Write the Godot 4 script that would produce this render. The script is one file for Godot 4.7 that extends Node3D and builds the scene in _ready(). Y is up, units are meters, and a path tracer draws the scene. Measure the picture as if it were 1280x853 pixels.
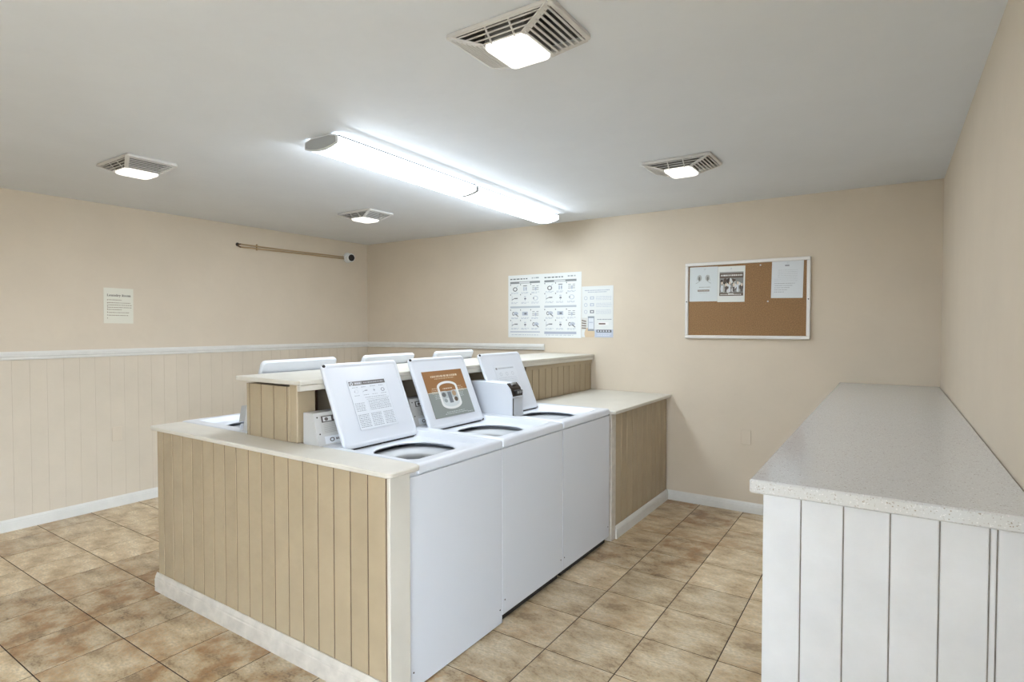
extends Node3D
# A small laundry room. Metres; the back wall is z = 0, the left wall x = 0, the floor y = 0.

const CEIL := 2.44
const ROOM_W := 5.51
const ROOM_D := 7.0
var M := {}
var used := {}
var rng := RandomNumberGenerator.new()

# ------------------------------------------------------------------ mesh helpers
func mb() -> SurfaceTool:
	var s := SurfaceTool.new()
	s.begin(Mesh.PRIMITIVE_TRIANGLES)
	s.set_smooth_group(-1)
	return s

func vert(s: SurfaceTool, p: Vector3, uv := Vector2.ZERO) -> void:
	s.set_uv(uv)
	s.add_vertex(p)

# one flat convex polygon that faces out
func face(s: SurfaceTool, pts: Array, out: Vector3, uvs := []) -> void:
	var a: Vector3 = pts[0]
	var b: Vector3 = pts[1]
	var c: Vector3 = pts[2]
	var q := pts.duplicate()
	var u := uvs.duplicate()
	if (b - a).cross(c - a).dot(out) > 0.0:
		q.reverse()
		u.reverse()
	for i in range(1, q.size() - 1):
		for k in [0, i, i + 1]:
			vert(s, q[k], u[k] if u.size() > 0 else Vector2.ZERO)

# box with chamfered edges
func box(s: SurfaceTool, lo: Vector3, hi: Vector3, b := 0.0) -> void:
	var c := (lo + hi) * 0.5
	var h := (hi - lo) * 0.5
	b = minf(b, minf(h.x, minf(h.y, h.z)) * 0.9)
	for ax in 3:
		var u := (ax + 1) % 3
		var v := (ax + 2) % 3
		for sg in [-1.0, 1.0]:
			var pts := []
			for k in [[-1.0, -1.0], [1.0, -1.0], [1.0, 1.0], [-1.0, 1.0]]:
				var p := c
				p[ax] += sg * h[ax]
				p[u] += k[0] * (h[u] - b)
				p[v] += k[1] * (h[v] - b)
				pts.append(p)
			var n := Vector3.ZERO
			n[ax] = sg
			face(s, pts, n)
	if b <= 0.0:
		return
	for ax in 3:
		var u := (ax + 1) % 3
		var v := (ax + 2) % 3
		for su in [-1.0, 1.0]:
			for sv in [-1.0, 1.0]:
				var pts := []
				for k in [[-1.0, 0], [1.0, 0], [1.0, 1], [-1.0, 1]]:
					var p := c
					p[ax] += k[0] * (h[ax] - b)
					p[u] += su * (h[u] - (b if k[1] == 1 else 0.0))
					p[v] += sv * (h[v] - (0.0 if k[1] == 1 else b))
					pts.append(p)
				var n := Vector3.ZERO
				n[u] = su
				n[v] = sv
				face(s, pts, n)
	for sx in [-1.0, 1.0]:
		for sy in [-1.0, 1.0]:
			for sz in [-1.0, 1.0]:
				var g := Vector3(sx, sy, sz)
				var p := c + g * h
				face(s, [p - Vector3(0, sy * b, sz * b), p - Vector3(sx * b, 0, sz * b), p - Vector3(sx * b, sy * b, 0)], g)

# profile (x, y pairs, convex or not, going round) swept from a to b; right is the direction of profile x
func sweep(s: SurfaceTool, prof: PackedVector2Array, a: Vector3, b: Vector3, right: Vector3, up := Vector3.UP) -> void:
	var n := prof.size()
	var mid := Vector2.ZERO
	for q in prof:
		mid += q / n
	var area := 0.0
	for i in n:
		area += prof[i].cross(prof[(i + 1) % n])
	for i in n:
		var p := prof[i]
		var q := prof[(i + 1) % n]
		var e := (q - p)
		var o2 := Vector2(e.y, -e.x) * signf(area)
		face(s, [a + right * p.x + up * p.y, a + right * q.x + up * q.y, b + right * q.x + up * q.y, b + right * p.x + up * p.y], right * o2.x + up * o2.y)
	var tri := Geometry2D.triangulate_polygon(prof)
	for end in [[a, a - b], [b, b - a]]:
		for i in range(0, tri.size(), 3):
			var pts := []
			for k in 3:
				var p := prof[tri[i + k]]
				pts.append(end[0] + right * p.x + up * p.y)
			face(s, pts, end[1])

# rounded rectangle in the x-z plane at height y
func rr(cx: float, cz: float, hx: float, hz: float, r: float, y: float, per := 6) -> PackedVector3Array:
	var out := PackedVector3Array()
	r = minf(r, minf(hx, hz))
	for k in 4:
		var sx: float = [1.0, -1.0, -1.0, 1.0][k]
		var sz: float = [1.0, 1.0, -1.0, -1.0][k]
		for i in per + 1:
			var t := (k + float(i) / per) * PI / 2
			out.append(Vector3(cx + sx * (hx - r) + r * cos(t), y, cz + sz * (hz - r) + r * sin(t)))
	return out

# skin between rings of equal size; smooth within a loft
func loft(s: SurfaceTool, rings: Array, group := 1, cap_first := false, cap_last := false, flip := false) -> void:
	s.set_smooth_group(group)
	for j in rings.size() - 1:
		var a: PackedVector3Array = rings[j]
		var b: PackedVector3Array = rings[j + 1]
		var n := a.size()
		for i in n:
			var k := (i + 1) % n
			var q := [a[i], b[i], b[k], a[i], b[k], a[k]]
			if flip:
				q.reverse()
			for p in q:
				vert(s, p)
	s.set_smooth_group(-1)
	for e in [[cap_first, 0], [cap_last, rings.size() - 1]]:
		if e[0]:
			var ring: PackedVector3Array = rings[e[1]]
			var other: PackedVector3Array = rings[1 if e[1] == 0 else rings.size() - 2]
			var c := Vector3.ZERO
			var c2 := Vector3.ZERO
			for p in ring:
				c += p / ring.size()
			for p in other:
				c2 += p / other.size()
			var n := ring.size()
			var nn := (ring[n / 3] - ring[0]).cross(ring[2 * n / 3] - ring[0])
			if nn.dot(c - c2) < 0:
				nn = -nn
			for i in n:
				face(s, [c, ring[i], ring[(i + 1) % n]], nn)

# slab with rounded plan corners and a small top and bottom bevel
func slab(s: SurfaceTool, lo: Vector3, hi: Vector3, r: float, b := 0.002) -> void:
	var cx := (lo.x + hi.x) / 2
	var cz := (lo.z + hi.z) / 2
	var hx := (hi.x - lo.x) / 2
	var hz := (hi.z - lo.z) / 2
	loft(s, [rr(cx, cz, hx - b, hz - b, maxf(r - b, 0.001), lo.y), rr(cx, cz, hx, hz, r, lo.y + b), rr(cx, cz, hx, hz, r, hi.y - b), rr(cx, cz, hx - b, hz - b, maxf(r - b, 0.001), hi.y)], -1, true, true, true)

# tube along points
func tube(s: SurfaceTool, pts: Array, r: float, sides := 10, caps := true) -> void:
	var rings := []
	for i in pts.size():
		var p: Vector3 = pts[i]
		var d: Vector3 = (pts[mini(i + 1, pts.size() - 1)] - pts[maxi(i - 1, 0)]).normalized()
		var u := d.cross(Vector3.UP)
		if u.length() < 0.05:
			u = d.cross(Vector3.RIGHT)
		u = u.normalized()
		var v := u.cross(d).normalized()
		var ring := PackedVector3Array()
		for k in sides:
			var t := TAU * k / sides
			ring.append(p + (u * cos(t) + v * sin(t)) * r)
		rings.append(ring)
	loft(s, rings, 1, caps, caps, true)

# body of revolution round direction d from o; prof is [distance along, radius]
func lathe(s: SurfaceTool, o: Vector3, d: Vector3, prof: Array, sides := 20, group := -1) -> void:
	d = d.normalized()
	var u := d.cross(Vector3.UP)
	if u.length() < 0.05:
		u = d.cross(Vector3.RIGHT)
	u = u.normalized()
	var v := u.cross(d).normalized()
	var rings := []
	for q in prof:
		var ring := PackedVector3Array()
		for k in sides:
			var t := TAU * k / sides
			ring.append(o + d * q[0] + (u * cos(t) + v * sin(t)) * q[1])
		rings.append(ring)
	loft(s, rings, group, true, true, true)

func obj(called: String, s: SurfaceTool, m: Material, parent: Node = self) -> MeshInstance3D:
	s.generate_normals()
	return inst(called, s.commit(), m, parent)

func inst(called: String, mesh: Mesh, m: Material, parent: Node = self) -> MeshInstance3D:
	var o := MeshInstance3D.new()
	o.name = numbered(called) if parent == self else called
	o.mesh = mesh
	o.material_override = m
	o.cast_shadow = GeometryInstance3D.SHADOW_CASTING_SETTING_ON
	parent.add_child(o, true)
	return o

func numbered(called: String) -> String:
	used[called] = used.get(called, 0) + 1
	return called if used[called] == 1 else "%s_%03d" % [called, used[called] - 1]

func thing(called: String, at: Vector3, label: String, category: String, group := "") -> Node3D:
	var o := Node3D.new()
	o.name = numbered(called)
	add_child(o)
	o.position = at
	tag(o, label, category, group)
	return o

func tag(o: Node, label: String, category: String, group := "") -> void:
	o.set_meta("label", label)
	o.set_meta("category", category)
	if group != "":
		o.set_meta("group", group)

func struct(called: String, label := "") -> Node3D:
	var o := Node3D.new()
	o.name = called
	add_child(o)
	o.set_meta("kind", "structure")
	if label != "":
		o.set_meta("label", label)
	return o

# printed sheet in its own axes: centre at the origin, x right, y up, print towards +z
func sheet(w: float, h: float, t := 0.0012) -> SurfaceTool:
	var s := mb()
	var a := Vector3(-w / 2, -h / 2, 0)
	var b := Vector3(w / 2, h / 2, t)
	face(s, [Vector3(a.x, a.y, b.z), Vector3(b.x, a.y, b.z), b, Vector3(a.x, b.y, b.z)], Vector3.BACK, [Vector2(0, 1), Vector2(1, 1), Vector2(1, 0), Vector2(0, 0)])
	var e := [[Vector3(a.x, a.y, 0), Vector3(b.x, a.y, 0), Vector3(b.x, b.y, 0), Vector3(a.x, b.y, 0), Vector3.FORWARD]]
	for q in e:
		face(s, q.slice(0, 4), q[4], [Vector2.ZERO, Vector2.ZERO, Vector2.ZERO, Vector2.ZERO])
	face(s, [Vector3(a.x, a.y, 0), Vector3(b.x, a.y, 0), Vector3(b.x, a.y, t), Vector3(a.x, a.y, t)], Vector3.DOWN)
	face(s, [Vector3(a.x, b.y, 0), Vector3(b.x, b.y, 0), Vector3(b.x, b.y, t), Vector3(a.x, b.y, t)], Vector3.UP)
	face(s, [Vector3(a.x, a.y, 0), Vector3(a.x, b.y, 0), Vector3(a.x, b.y, t), Vector3(a.x, a.y, t)], Vector3.LEFT)
	face(s, [Vector3(b.x, a.y, 0), Vector3(b.x, b.y, 0), Vector3(b.x, b.y, t), Vector3(b.x, a.y, t)], Vector3.RIGHT)
	return s

# ------------------------------------------------------------------ materials
func mat(c: Color, rough := 0.5, metal := 0.0) -> StandardMaterial3D:
	var m := StandardMaterial3D.new()
	m.albedo_color = c
	m.roughness = rough
	m.metallic = metal
	return m

func noise_tex(freq: float, lo: Color, hi: Color, seed_ := 1, size := 256, oct := 4, normal := false, bump := 1.0, typ := FastNoiseLite.TYPE_SIMPLEX_SMOOTH) -> NoiseTexture2D:
	var n := FastNoiseLite.new()
	n.noise_type = typ
	n.frequency = freq
	n.fractal_octaves = oct
	n.seed = seed_
	var t := NoiseTexture2D.new()
	t.width = size
	t.height = size
	t.seamless = true
	t.noise = n
	if normal:
		t.as_normal_map = true
		t.bump_strength = bump
	else:
		var g := Gradient.new()
		g.set_color(0, lo)
		g.set_color(1, hi)
		t.color_ramp = g
	return t

func paint(c: Color, rough: float, vary: float, scale_: float, bump: float, seed_: int) -> StandardMaterial3D:
	var m := mat(c, rough)
	m.albedo_texture = noise_tex(0.02, Color(1 - vary, 1 - vary, 1 - vary), Color.WHITE, seed_, 256, 5)
	m.uv1_triplanar = true
	m.uv1_world_triplanar = true
	m.uv1_scale = Vector3.ONE * scale_
	if bump > 0.0:
		m.normal_enabled = true
		m.normal_texture = noise_tex(0.06, Color.BLACK, Color.WHITE, seed_ + 7, 256, 3, true, 3.0)
		m.normal_scale = bump
	return m

func glow(c: Color, e: float) -> StandardMaterial3D:
	var m := mat(Color(0.9, 0.9, 0.9), 0.4)
	m.emission_enabled = true
	m.emission = c
	m.emission_energy_multiplier = e
	return m

func print_mat(im: Image, rough := 0.45) -> StandardMaterial3D:
	var m := mat(Color.WHITE, rough)
	m.albedo_texture = ImageTexture.create_from_image(im)
	m.texture_repeat = false
	return m

# ------------------------------------------------------------------ print on paper
func page(w: int, h: int, c: Color) -> Image:
	var im := Image.create(w, h, false, Image.FORMAT_RGB8)
	im.fill(c)
	return im

func fr(im: Image, x0: float, y0: float, x1: float, y1: float, c: Color) -> void:
	var w := im.get_width()
	var h := im.get_height()
	im.fill_rect(Rect2i(int(x0 * w), int(y0 * h), maxi(1, int((x1 - x0) * w)), maxi(1, int((y1 - y0) * h))), c)

# a line of words too small to read
func words(im: Image, x0: float, y: float, x1: float, hh: float, c: Color) -> void:
	var x := x0
	while x < x1 - 0.012:
		var w := rng.randf_range(0.012, 0.05)
		fr(im, x, y, minf(x + w, x1), y + hh, c)
		x += w + 0.011

func disc(im: Image, cx: float, cy: float, rx: float, ry: float, c: Color, hole := 0.0) -> void:
	var w := im.get_width()
	var h := im.get_height()
	for py in range(maxi(0, int((cy - ry) * h)), mini(h, int((cy + ry) * h) + 1)):
		for px in range(maxi(0, int((cx - rx) * w)), mini(w, int((cx + rx) * w) + 1)):
			var d := Vector2((float(px) / w - cx) / rx, (float(py) / h - cy) / ry).length()
			if d <= 1.0 and d >= hole:
				im.set_pixel(px, py, c)

func line(im: Image, x0: float, y0: float, x1: float, y1: float, t: float, c: Color) -> void:
	var n := int(maxf(absf(x1 - x0) * im.get_width(), absf(y1 - y0) * im.get_height())) + 1
	for i in n + 1:
		var f := float(i) / n
		fr(im, lerpf(x0, x1, f) - t / 2, lerpf(y0, y1, f) - t / 2, lerpf(x0, x1, f) + t / 2, lerpf(y0, y1, f) + t / 2, c)

func pictogram(im: Image, kind: int, cx: float, cy: float, w: float, h: float, ink: Color, pale: Color) -> void:
	match kind:
		0:
			disc(im, cx, cy + h * .1, w * .3, h * .35, ink, 0.6)
			line(im, cx + w * .1, cy - h * .1, cx + w * .4, cy - h * .45, .006, pale)
		1:
			fr(im, cx - w * .25, cy - h * .45, cx + w * .25, cy - h * .32, ink)
			fr(im, cx - w * .22, cy - h * .22, cx - w * .05, cy + h * .4, pale)
			fr(im, cx + w * .05, cy - h * .22, cx + w * .22, cy + h * .4, pale)
			fr(im, cx + w * .08, cy, cx + w * .2, cy + h * .12, ink)
		2:
			for i in 3:
				fr(im, cx - w * .4, cy - h * .35 + i * h * .28, cx - w * .08, cy - h * .26 + i * h * .28, ink)
				fr(im, cx + w * .12, cy - h * .35 + i * h * .28, cx + w * .42, cy - h * .26 + i * h * .28, ink)
			disc(im, cx + w * .02, cy + h * .12, w * .1, h * .3, pale)
		3:
			line(im, cx - w * .4, cy - h * .4, cx - w * .4, cy + h * .4, .006, pale)
			line(im, cx - w * .4, cy + h * .2, cx, cy - h * .05, .008, ink)
			fr(im, cx - w * .05, cy - h * .1, cx + w * .35, cy + h * .08, ink)
		4:
			fr(im, cx - w * .12, cy - h * .35, cx + w * .12, cy - h * .22, pale)
			disc(im, cx, cy + h * .05, w * .13, h * .16, ink)
			fr(im, cx - w * .04, cy + h * .1, cx + w * .04, cy + h * .42, pale)
		5:
			disc(im, cx, cy, w * .32, h * .36, pale, 0.78)
			fr(im, cx - w * .3, cy - h * .05, cx - w * .14, cy + h * .1, ink)
		6:
			disc(im, cx - w * .22, cy - h * .02, w * .17, h * .3, ink, 0.55)
			disc(im, cx + w * .1, cy - h * .05, w * .3, h * .28, pale)
			line(im, cx + w * .1, cy + h * .1, cx + w * .4, cy + h * .45, .01, ink)
		7:
			fr(im, cx - w * .38, cy - h * .3, cx + w * .35, cy + h * .3, pale)
			fr(im, cx - w * .1, cy - h * .12, cx + w * .2, cy + h * .14, ink)

func poster_steps() -> Image:
	var im := page(720, 540, Color(.87, .88, .87))
	var ink := Color(.42, .43, .44)
	var pale := Color(.68, .71, .75)
	for c in 2:
		var x0 := 0.03 + c * 0.485
		words(im, x0, 0.055, x0 + 0.25, 0.018, Color(.38, .4, .4))
		words(im, x0 + 0.31, 0.045, x0 + 0.42, 0.022, Color(.6, .62, .62))
		fr(im, x0, 0.105, x0 + 0.425, 0.14, Color(.5, .52, .52))
		fr(im, x0 + 0.13, 0.112, x0 + 0.28, 0.133, Color(.82, .83, .83))
		var rows := [[0, 1, 2], [3, 4, 5], [6, 7, 2], [3, 4, 6]]
		var ys := [0.215, 0.375, 0.62, 0.79]
		for r in 4:
			for k in 3:
				pictogram(im, rows[r][k], x0 + 0.07 + k * 0.145, ys[r], 0.11, 0.1, ink, pale)
				fr(im, x0 + k * 0.145, ys[r] - 0.07, x0 + 0.012 + k * 0.145, ys[r] - 0.05, ink)
				words(im, x0 + 0.015 + k * 0.145, ys[r] + 0.062, x0 + 0.125 + k * 0.145, 0.008, pale)
				words(im, x0 + 0.015 + k * 0.145, ys[r] + 0.076, x0 + 0.11 + k * 0.145, 0.008, pale)
		fr(im, x0, 0.5, x0 + 0.425, 0.53, Color(.69, .72, .74))
		fr(im, x0, 0.905, x0 + 0.425, 0.92 if c == 0 else 0.945, Color(.66, .69, .74))
		words(im, x0 + 0.02, 0.955, x0 + 0.4, 0.01, pale)
	return im

func poster_app() -> Image:
	var im := page(360, 540, Color(.85, .86, .85))
	var pale := Color(.68, .71, .76)
	words(im, .1, .075, .9, .018, Color(.62, .65, .7))
	words(im, .2, .11, .8, .016, Color(.62, .65, .7))
	for i in 3:
		disc(im, .13, .23 + i * .135, .055, .037, pale, .72)
		fr(im, .27, .2 + i * .135, .4, .26 + i * .135, pale if i < 2 else Color(.42, .43, .46))
		fr(im, .3, .215 + i * .135, .37, .245 + i * .135, Color(.85, .86, .85))
		for k in 4:
			words(im, .46, .2 + i * .135 + k * .022, .95, .009, pale)
	# a hand that holds up a telephone
	fr(im, 0, .62, .18, .86, Color(.8, .8, .78))
	for k in 4:
		line(im, 0, .67 + k * .05, .14, .69 + k * .045, .022, Color(.45, .4, .36))
	disc(im, .26, .93, .17, .13, Color(.8, .72, .6))
	fr(im, .2, .59, .41, .88, Color(.55, .58, .6))
	fr(im, .22, .625, .39, .84, Color(.82, .84, .86))
	fr(im, .24, .7, .37, .72, pale)
	words(im, .5, .645, .95, .016, Color(.5, .52, .55))
	fr(im, .53, .71, .86, .765, Color(.9, .9, .89))
	fr(im, .55, .725, .76, .752, Color(.36, .29, .24))
	fr(im, .42, .85, 1, 1, Color(.72, .75, .8))
	fr(im, .48, .855, .95, .905, Color(.35, .35, .36))
	for k in 5:
		fr(im, .51 + k * .085, .865, .56 + k * .085, .895, Color(.75, .77, .8))
	words(im, .5, .93, .95, .012, Color(.85, .86, .88))
	words(im, .5, .96, .9, .012, Color(.85, .86, .88))
	return im

func notice_hands() -> Image:
	var im := page(256, 320, Color(.8, .83, .83))
	for sgn in [-1.0, 1.0]:
		disc(im, .5 + sgn * .14, .32, .075, .09, Color(.66, .67, .65))
		disc(im, .5 + sgn * .15, .34, .03, .06, Color(.45, .45, .43))
		line(im, .5 + sgn * .14, .42, .5 + sgn * .27, .48, .012, Color(.55, .58, .55))
		line(im, .5 + sgn * .2, .25, .5 + sgn * .24, .4, .01, Color(.6, .62, .6))
	words(im, .35, .58, .75, .02, Color(.6, .6, .58))
	fr(im, .3, .66, .72, .715, Color(.5, .45, .4))
	words(im, .33, .68, .7, .016, Color(.75, .73, .7))
	words(im, .35, .745, .65, .012, Color(.65, .65, .63))
	return im

func flyer_people() -> Image:
	var im := page(256, 320, Color(.85, .86, .84))
	fr(im, .07, .16, .95, .83, Color(.36, .3, .25))
	fr(im, .07, .16, .95, .2, Color(.55, .55, .53))
	words(im, .12, .235, .9, .045, Color(.86, .86, .84))
	fr(im, .07, .33, .95, .75, Color(.5, .5, .48))
	for i in 34:
		var c: Color = [Color(.8, .81, .8), Color(.3, .25, .2), Color(.66, .66, .63), Color(.22, .17, .13)][i % 4]
		disc(im, rng.randf_range(.12, .9), rng.randf_range(.38, .7), rng.randf_range(.03, .08), rng.randf_range(.03, .07), c)
	for i in 6:
		disc(im, .16 + i * .145, .47 + .05 * (i % 2), .035, .045, Color(.82, .76, .68))
		fr(im, .13 + i * .145, .53 + .05 * (i % 2), .2 + i * .145, .72, [Color(.8, .82, .84), Color(.35, .32, .3)][i % 2])
	words(im, .1, .78, .45, .025, Color(.8, .8, .78))
	words(im, .58, .78, .9, .025, Color(.8, .8, .78))
	fr(im, .4, .765, .6, .8, Color(.85, .86, .84))
	return im

func letter() -> Image:
	var im := page(256, 330, Color(.82, .84, .85))
	fr(im, .42, .12, .56, .15, Color(.45, .45, .46))
	for k in 7:
		words(im, .2 if k < 5 else .1, .25 + k * .048, .82, .012, Color(.68, .69, .7))
	for k in 5:
		words(im, .1, .6 + k * .058, .75 - .08 * k, .016, Color(.6, .61, .62))
	return im

func rules() -> Image:
	var im := page(256, 330, Color(.87, .86, .80))
	var y := .33
	for row in [.5, .8, .85, .84, .5, .76, .72]:
		words(im, .12, y, .1 + row, .02, Color(.58, .53, .46))
		y += .08 if row < .8 else .065
	for k in 7:
		fr(im, .12, .33 + k * .085, .14, .36 + k * .085, Color(.55, .5, .45))
	return im

func lid_instructions() -> Image:
	var im := page(400, 410, Color(.84, .855, .875))
	var ink := Color(.56, .58, .6)
	var e := Color(.76, .78, .81)
	for q in [[0, 0, 1, .006], [0, .994, 1, 1], [0, 0, .008, 1], [.992, 0, 1, 1]]:
		fr(im, q[0], q[1], q[2], q[3], e)
	fr(im, .03, .03, .97, .115, Color(.38, .36, .35))
	disc(im, .09, .073, .04, .033, Color(.82, .84, .86), .55)
	fr(im, .15, .045, .36, .1, Color(.55, .55, .55))
	words(im, .18, .06, .34, .03, Color(.75, .76, .78))
	words(im, .4, .06, .93, .025, Color(.66, .66, .67))
	for k in 4:
		words(im, .08 + k * .23, .15, .22 + k * .23, .014, ink)
		pictogram(im, [5, 3, 4, 0][k], .16 + k * .23, .235, .17, .11, ink, e)
		words(im, .09 + k * .23, .315, .24 + k * .23, .012, ink)
	words(im, .34, .37, .9, .014, ink)
	for k in 6:
		words(im, .04, .47 + k * .03, .28, .013, ink)
	fr(im, .36, .41, .96, .416, Color(.45, .46, .47))
	fr(im, .36, .41, .366, .64, e)
	for k in 7:
		words(im, .39, .44 + k * .03, .95, .014, ink)
	for c in 3:
		fr(im, .03 + c * .325, .68, .32 + c * .325, .684, e)
		for k in 8:
			words(im, .04 + c * .325, .7 + k * .034, .31 + c * .325, .017, ink)
	return im

func lid_poster() -> Image:
	var im := page(360, 440, Color(.53, .55, .53))
	fr(im, 0, 0, 1, .455, Color(.57, .4, .24))
	fr(im, 0, .455, 1, .47, Color(.82, .8, .74))
	words(im, .18, .1, .85, .045, Color(.83, .75, .64))
	words(im, .25, .165, .75, .022, Color(.76, .66, .54))
	words(im, .12, .37, .3, .02, Color(.78, .7, .6))
	words(im, .7, .37, .88, .02, Color(.78, .7, .6))
	for k in 3:
		words(im, .1, .41 + k * .035, .28, .012, Color(.78, .72, .64))
		words(im, .72, .41 + k * .035, .9, .012, Color(.78, .72, .64))
		words(im, .14, .52 + k * .035, .26, .012, Color(.74, .76, .76))
		words(im, .74, .52 + k * .035, .86, .012, Color(.74, .76, .76))
	# outline of an open machine
	var wh := Color(.88, .88, .87)
	disc(im, .5, .36, .25, .12, wh)
	fr(im, .25, .35, .75, .72, wh)
	disc(im, .5, .72, .25, .13, wh)
	disc(im, .5, .375, .2, .085, Color(.57, .4, .24))
	fr(im, .3, .37, .7, .455, Color(.57, .4, .24))
	fr(im, .3, .46, .7, .7, Color(.7, .72, .72))
	disc(im, .5, .7, .2, .1, Color(.8, .82, .82))
	words(im, .38, .39, .62, .025, Color(.82, .76, .68))
	fr(im, .46, .48, .55, .72, Color(.45, .47, .49))
	for q in [[.36, .53, .05, .05, 0], [.62, .52, .05, .06, 1], [.37, .66, .04, .04, 2], [.63, .65, .045, .05, 3]]:
		disc(im, q[0], q[1], q[2], q[3], [Color(.4, .4, .4), Color(.66, .56, .44), Color(.58, .6, .6), Color(.34, .28, .22)][q[4]])
	words(im, .3, .9, .75, .014, Color(.75, .77, .77))
	words(im, .26, .935, .82, .014, Color(.75, .77, .77))
	words(im, .82, .955, .95, .012, Color(.75, .77, .77))
	return im

func lid_faint() -> Image:
	var im := page(300, 306, Color(.84, .855, .875))
	fr(im, .05, .05, .92, .11, Color(.79, .81, .83))
	disc(im, .09, .08, .04, .03, Color(.5, .5, .5))
	words(im, .18, .07, .9, .02, Color(.6, .61, .63))
	for k in 3:
		disc(im, .22 + k * .28, .24, .06, .05, Color(.74, .76, .78), .7)
	for k in 12:
		words(im, .08, .34 + k * .05, .92, .014, Color(.73, .75, .77))
	return im

func meter_label() -> Image:
	var im := page(360, 180, Color(.72, .71, .69))
	fr(im, .03, .06, .55, .4, Color(.3, .27, .25))
	fr(im, .06, .11, .22, .35, Color(.8, .8, .79))
	disc(im, .12, .23, .035, .09, Color(.35, .32, .3))
	words(im, .25, .17, .52, .12, Color(.66, .65, .64))
	for k in 8:
		fr(im, .05, .46 + k * .065, .96, .475 + k * .065, Color(.52, .49, .46))
		words(im, .5, .49 + k * .065, .94, .02, Color(.55, .53, .5))
	return im

func meter_strip() -> Image:
	var im := page(300, 60, Color(.83, .84, .85))
	disc(im, .14, .5, .05, .28, Color(.4, .38, .37), .55)
	words(im, .22, .35, .75, .3, Color(.45, .43, .42))
	return im

# ------------------------------------------------------------------ floor tiles
func stone(variant: int, rust: float, dark: float, tone: float) -> StandardMaterial3D:
	var n := 288
	var fn := FastNoiseLite.new()
	fn.noise_type = FastNoiseLite.TYPE_SIMPLEX_SMOOTH
	fn.seed = 100 + variant * 13
	fn.frequency = 0.0065
	fn.fractal_octaves = 6
	fn.fractal_gain = 0.6
	fn.domain_warp_enabled = true
	fn.domain_warp_amplitude = 36.0
	fn.domain_warp_frequency = 0.012
	var fine := FastNoiseLite.new()
	fine.noise_type = FastNoiseLite.TYPE_SIMPLEX_SMOOTH
	fine.seed = 300 + variant * 17
	fine.frequency = 0.055
	fine.fractal_octaves = 4
	var bytes := PackedByteArray()
	bytes.resize(n * n * 3)
	var a := Color(.80, .73, .61)
	var b := Color(.71, .62, .48)
	var r := Color(.62, .47, .31)
	var d := Color(.50, .415, .315)
	var pale := Color(.82, .765, .66)
	for y in n:
		for x in n:
			# veins run along x: stretched noise
			var v := fn.get_noise_2d(x * 0.7, y * 1.35)
			var w := fn.get_noise_2d(y * 0.8 + 900, x * 0.8 - 400)
			var f := fine.get_noise_2d(x * .8, y * 1.5)
			var c := a.lerp(b, clampf(v * 1.3 + .38 + f * .35, 0, 1))
			c = c.lerp(pale, clampf(-v * 1.6 - .12, 0, .75))
			c = c.lerp(r, clampf((w + .12 + f * .3) * 1.7, 0, 1) * rust)
			c = c.lerp(d, clampf((v * 1.2 + f * .9 - .28) * 2.0, 0, 1) * dark)
			c = c * (1.0 + f * .17) * tone
			var i := (y * n + x) * 3
			bytes[i] = clampi(int(c.r * 255), 0, 255)
			bytes[i + 1] = clampi(int(c.g * 255), 0, 255)
			bytes[i + 2] = clampi(int(c.b * 255), 0, 255)
	var m := mat(Color.WHITE, 0.36)
	m.albedo_texture = ImageTexture.create_from_image(Image.create_from_data(n, n, false, Image.FORMAT_RGB8, bytes))
	m.normal_enabled = true
	m.normal_texture = M.tile_bump
	m.normal_scale = 0.35
	return m

func tile_mesh(w: float, d: float, turn: int, u := 1.0, v := 1.0) -> ArrayMesh:
	var s := mb()
	var b := 0.0015
	var hx := w / 2
	var hz := d / 2
	var top := []
	var mid := []
	var low := []
	var uv := []
	for k in [[-1, -1], [1, -1], [1, 1], [-1, 1]]:
		top.append(Vector3(k[0] * (hx - b), 0, k[1] * (hz - b)))
		mid.append(Vector3(k[0] * hx, -b * .6, k[1] * hz))
		low.append(Vector3(k[0] * hx, -0.008, k[1] * hz))
		var q := Vector2(k[0] * .5 * u, k[1] * .5 * v)
		for t in turn:
			q = Vector2(-q.y, q.x)
		uv.append(q + Vector2(.5, .5))
	face(s, top, Vector3.UP, uv)
	for i in 4:
		var j := (i + 1) % 4
		var out: Vector3 = mid[i] + mid[j]
		face(s, [top[i], top[j], mid[j], mid[i]], out + Vector3.UP * .2, [uv[i], uv[j], uv[j], uv[i]])
		face(s, [mid[i], mid[j], low[j], low[i]], out * Vector3(1, 0, 1), [uv[i], uv[j], uv[j], uv[i]])
	s.generate_normals()
	s.generate_tangents()
	return s.commit()

# ------------------------------------------------------------------ paneling
# board in its own axes: runs from y=0 to h, centred on x, face at z=0 towards +z, thickness t behind
func plank_mesh(w: float, h: float, t := 0.012, ch := 0.003) -> ArrayMesh:
	var s := mb()
	var x := w / 2
	var prof := PackedVector2Array([Vector2(-x, -t), Vector2(x, -t), Vector2(x, -ch), Vector2(x - ch, 0), Vector2(-x + ch, 0), Vector2(-x, -ch)])
	# profile x = right, y = towards +z
	sweep(s, prof, Vector3.ZERO, Vector3(0, h, 0), Vector3.RIGHT, Vector3.BACK)
	s.generate_normals()
	return s.commit()

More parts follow.
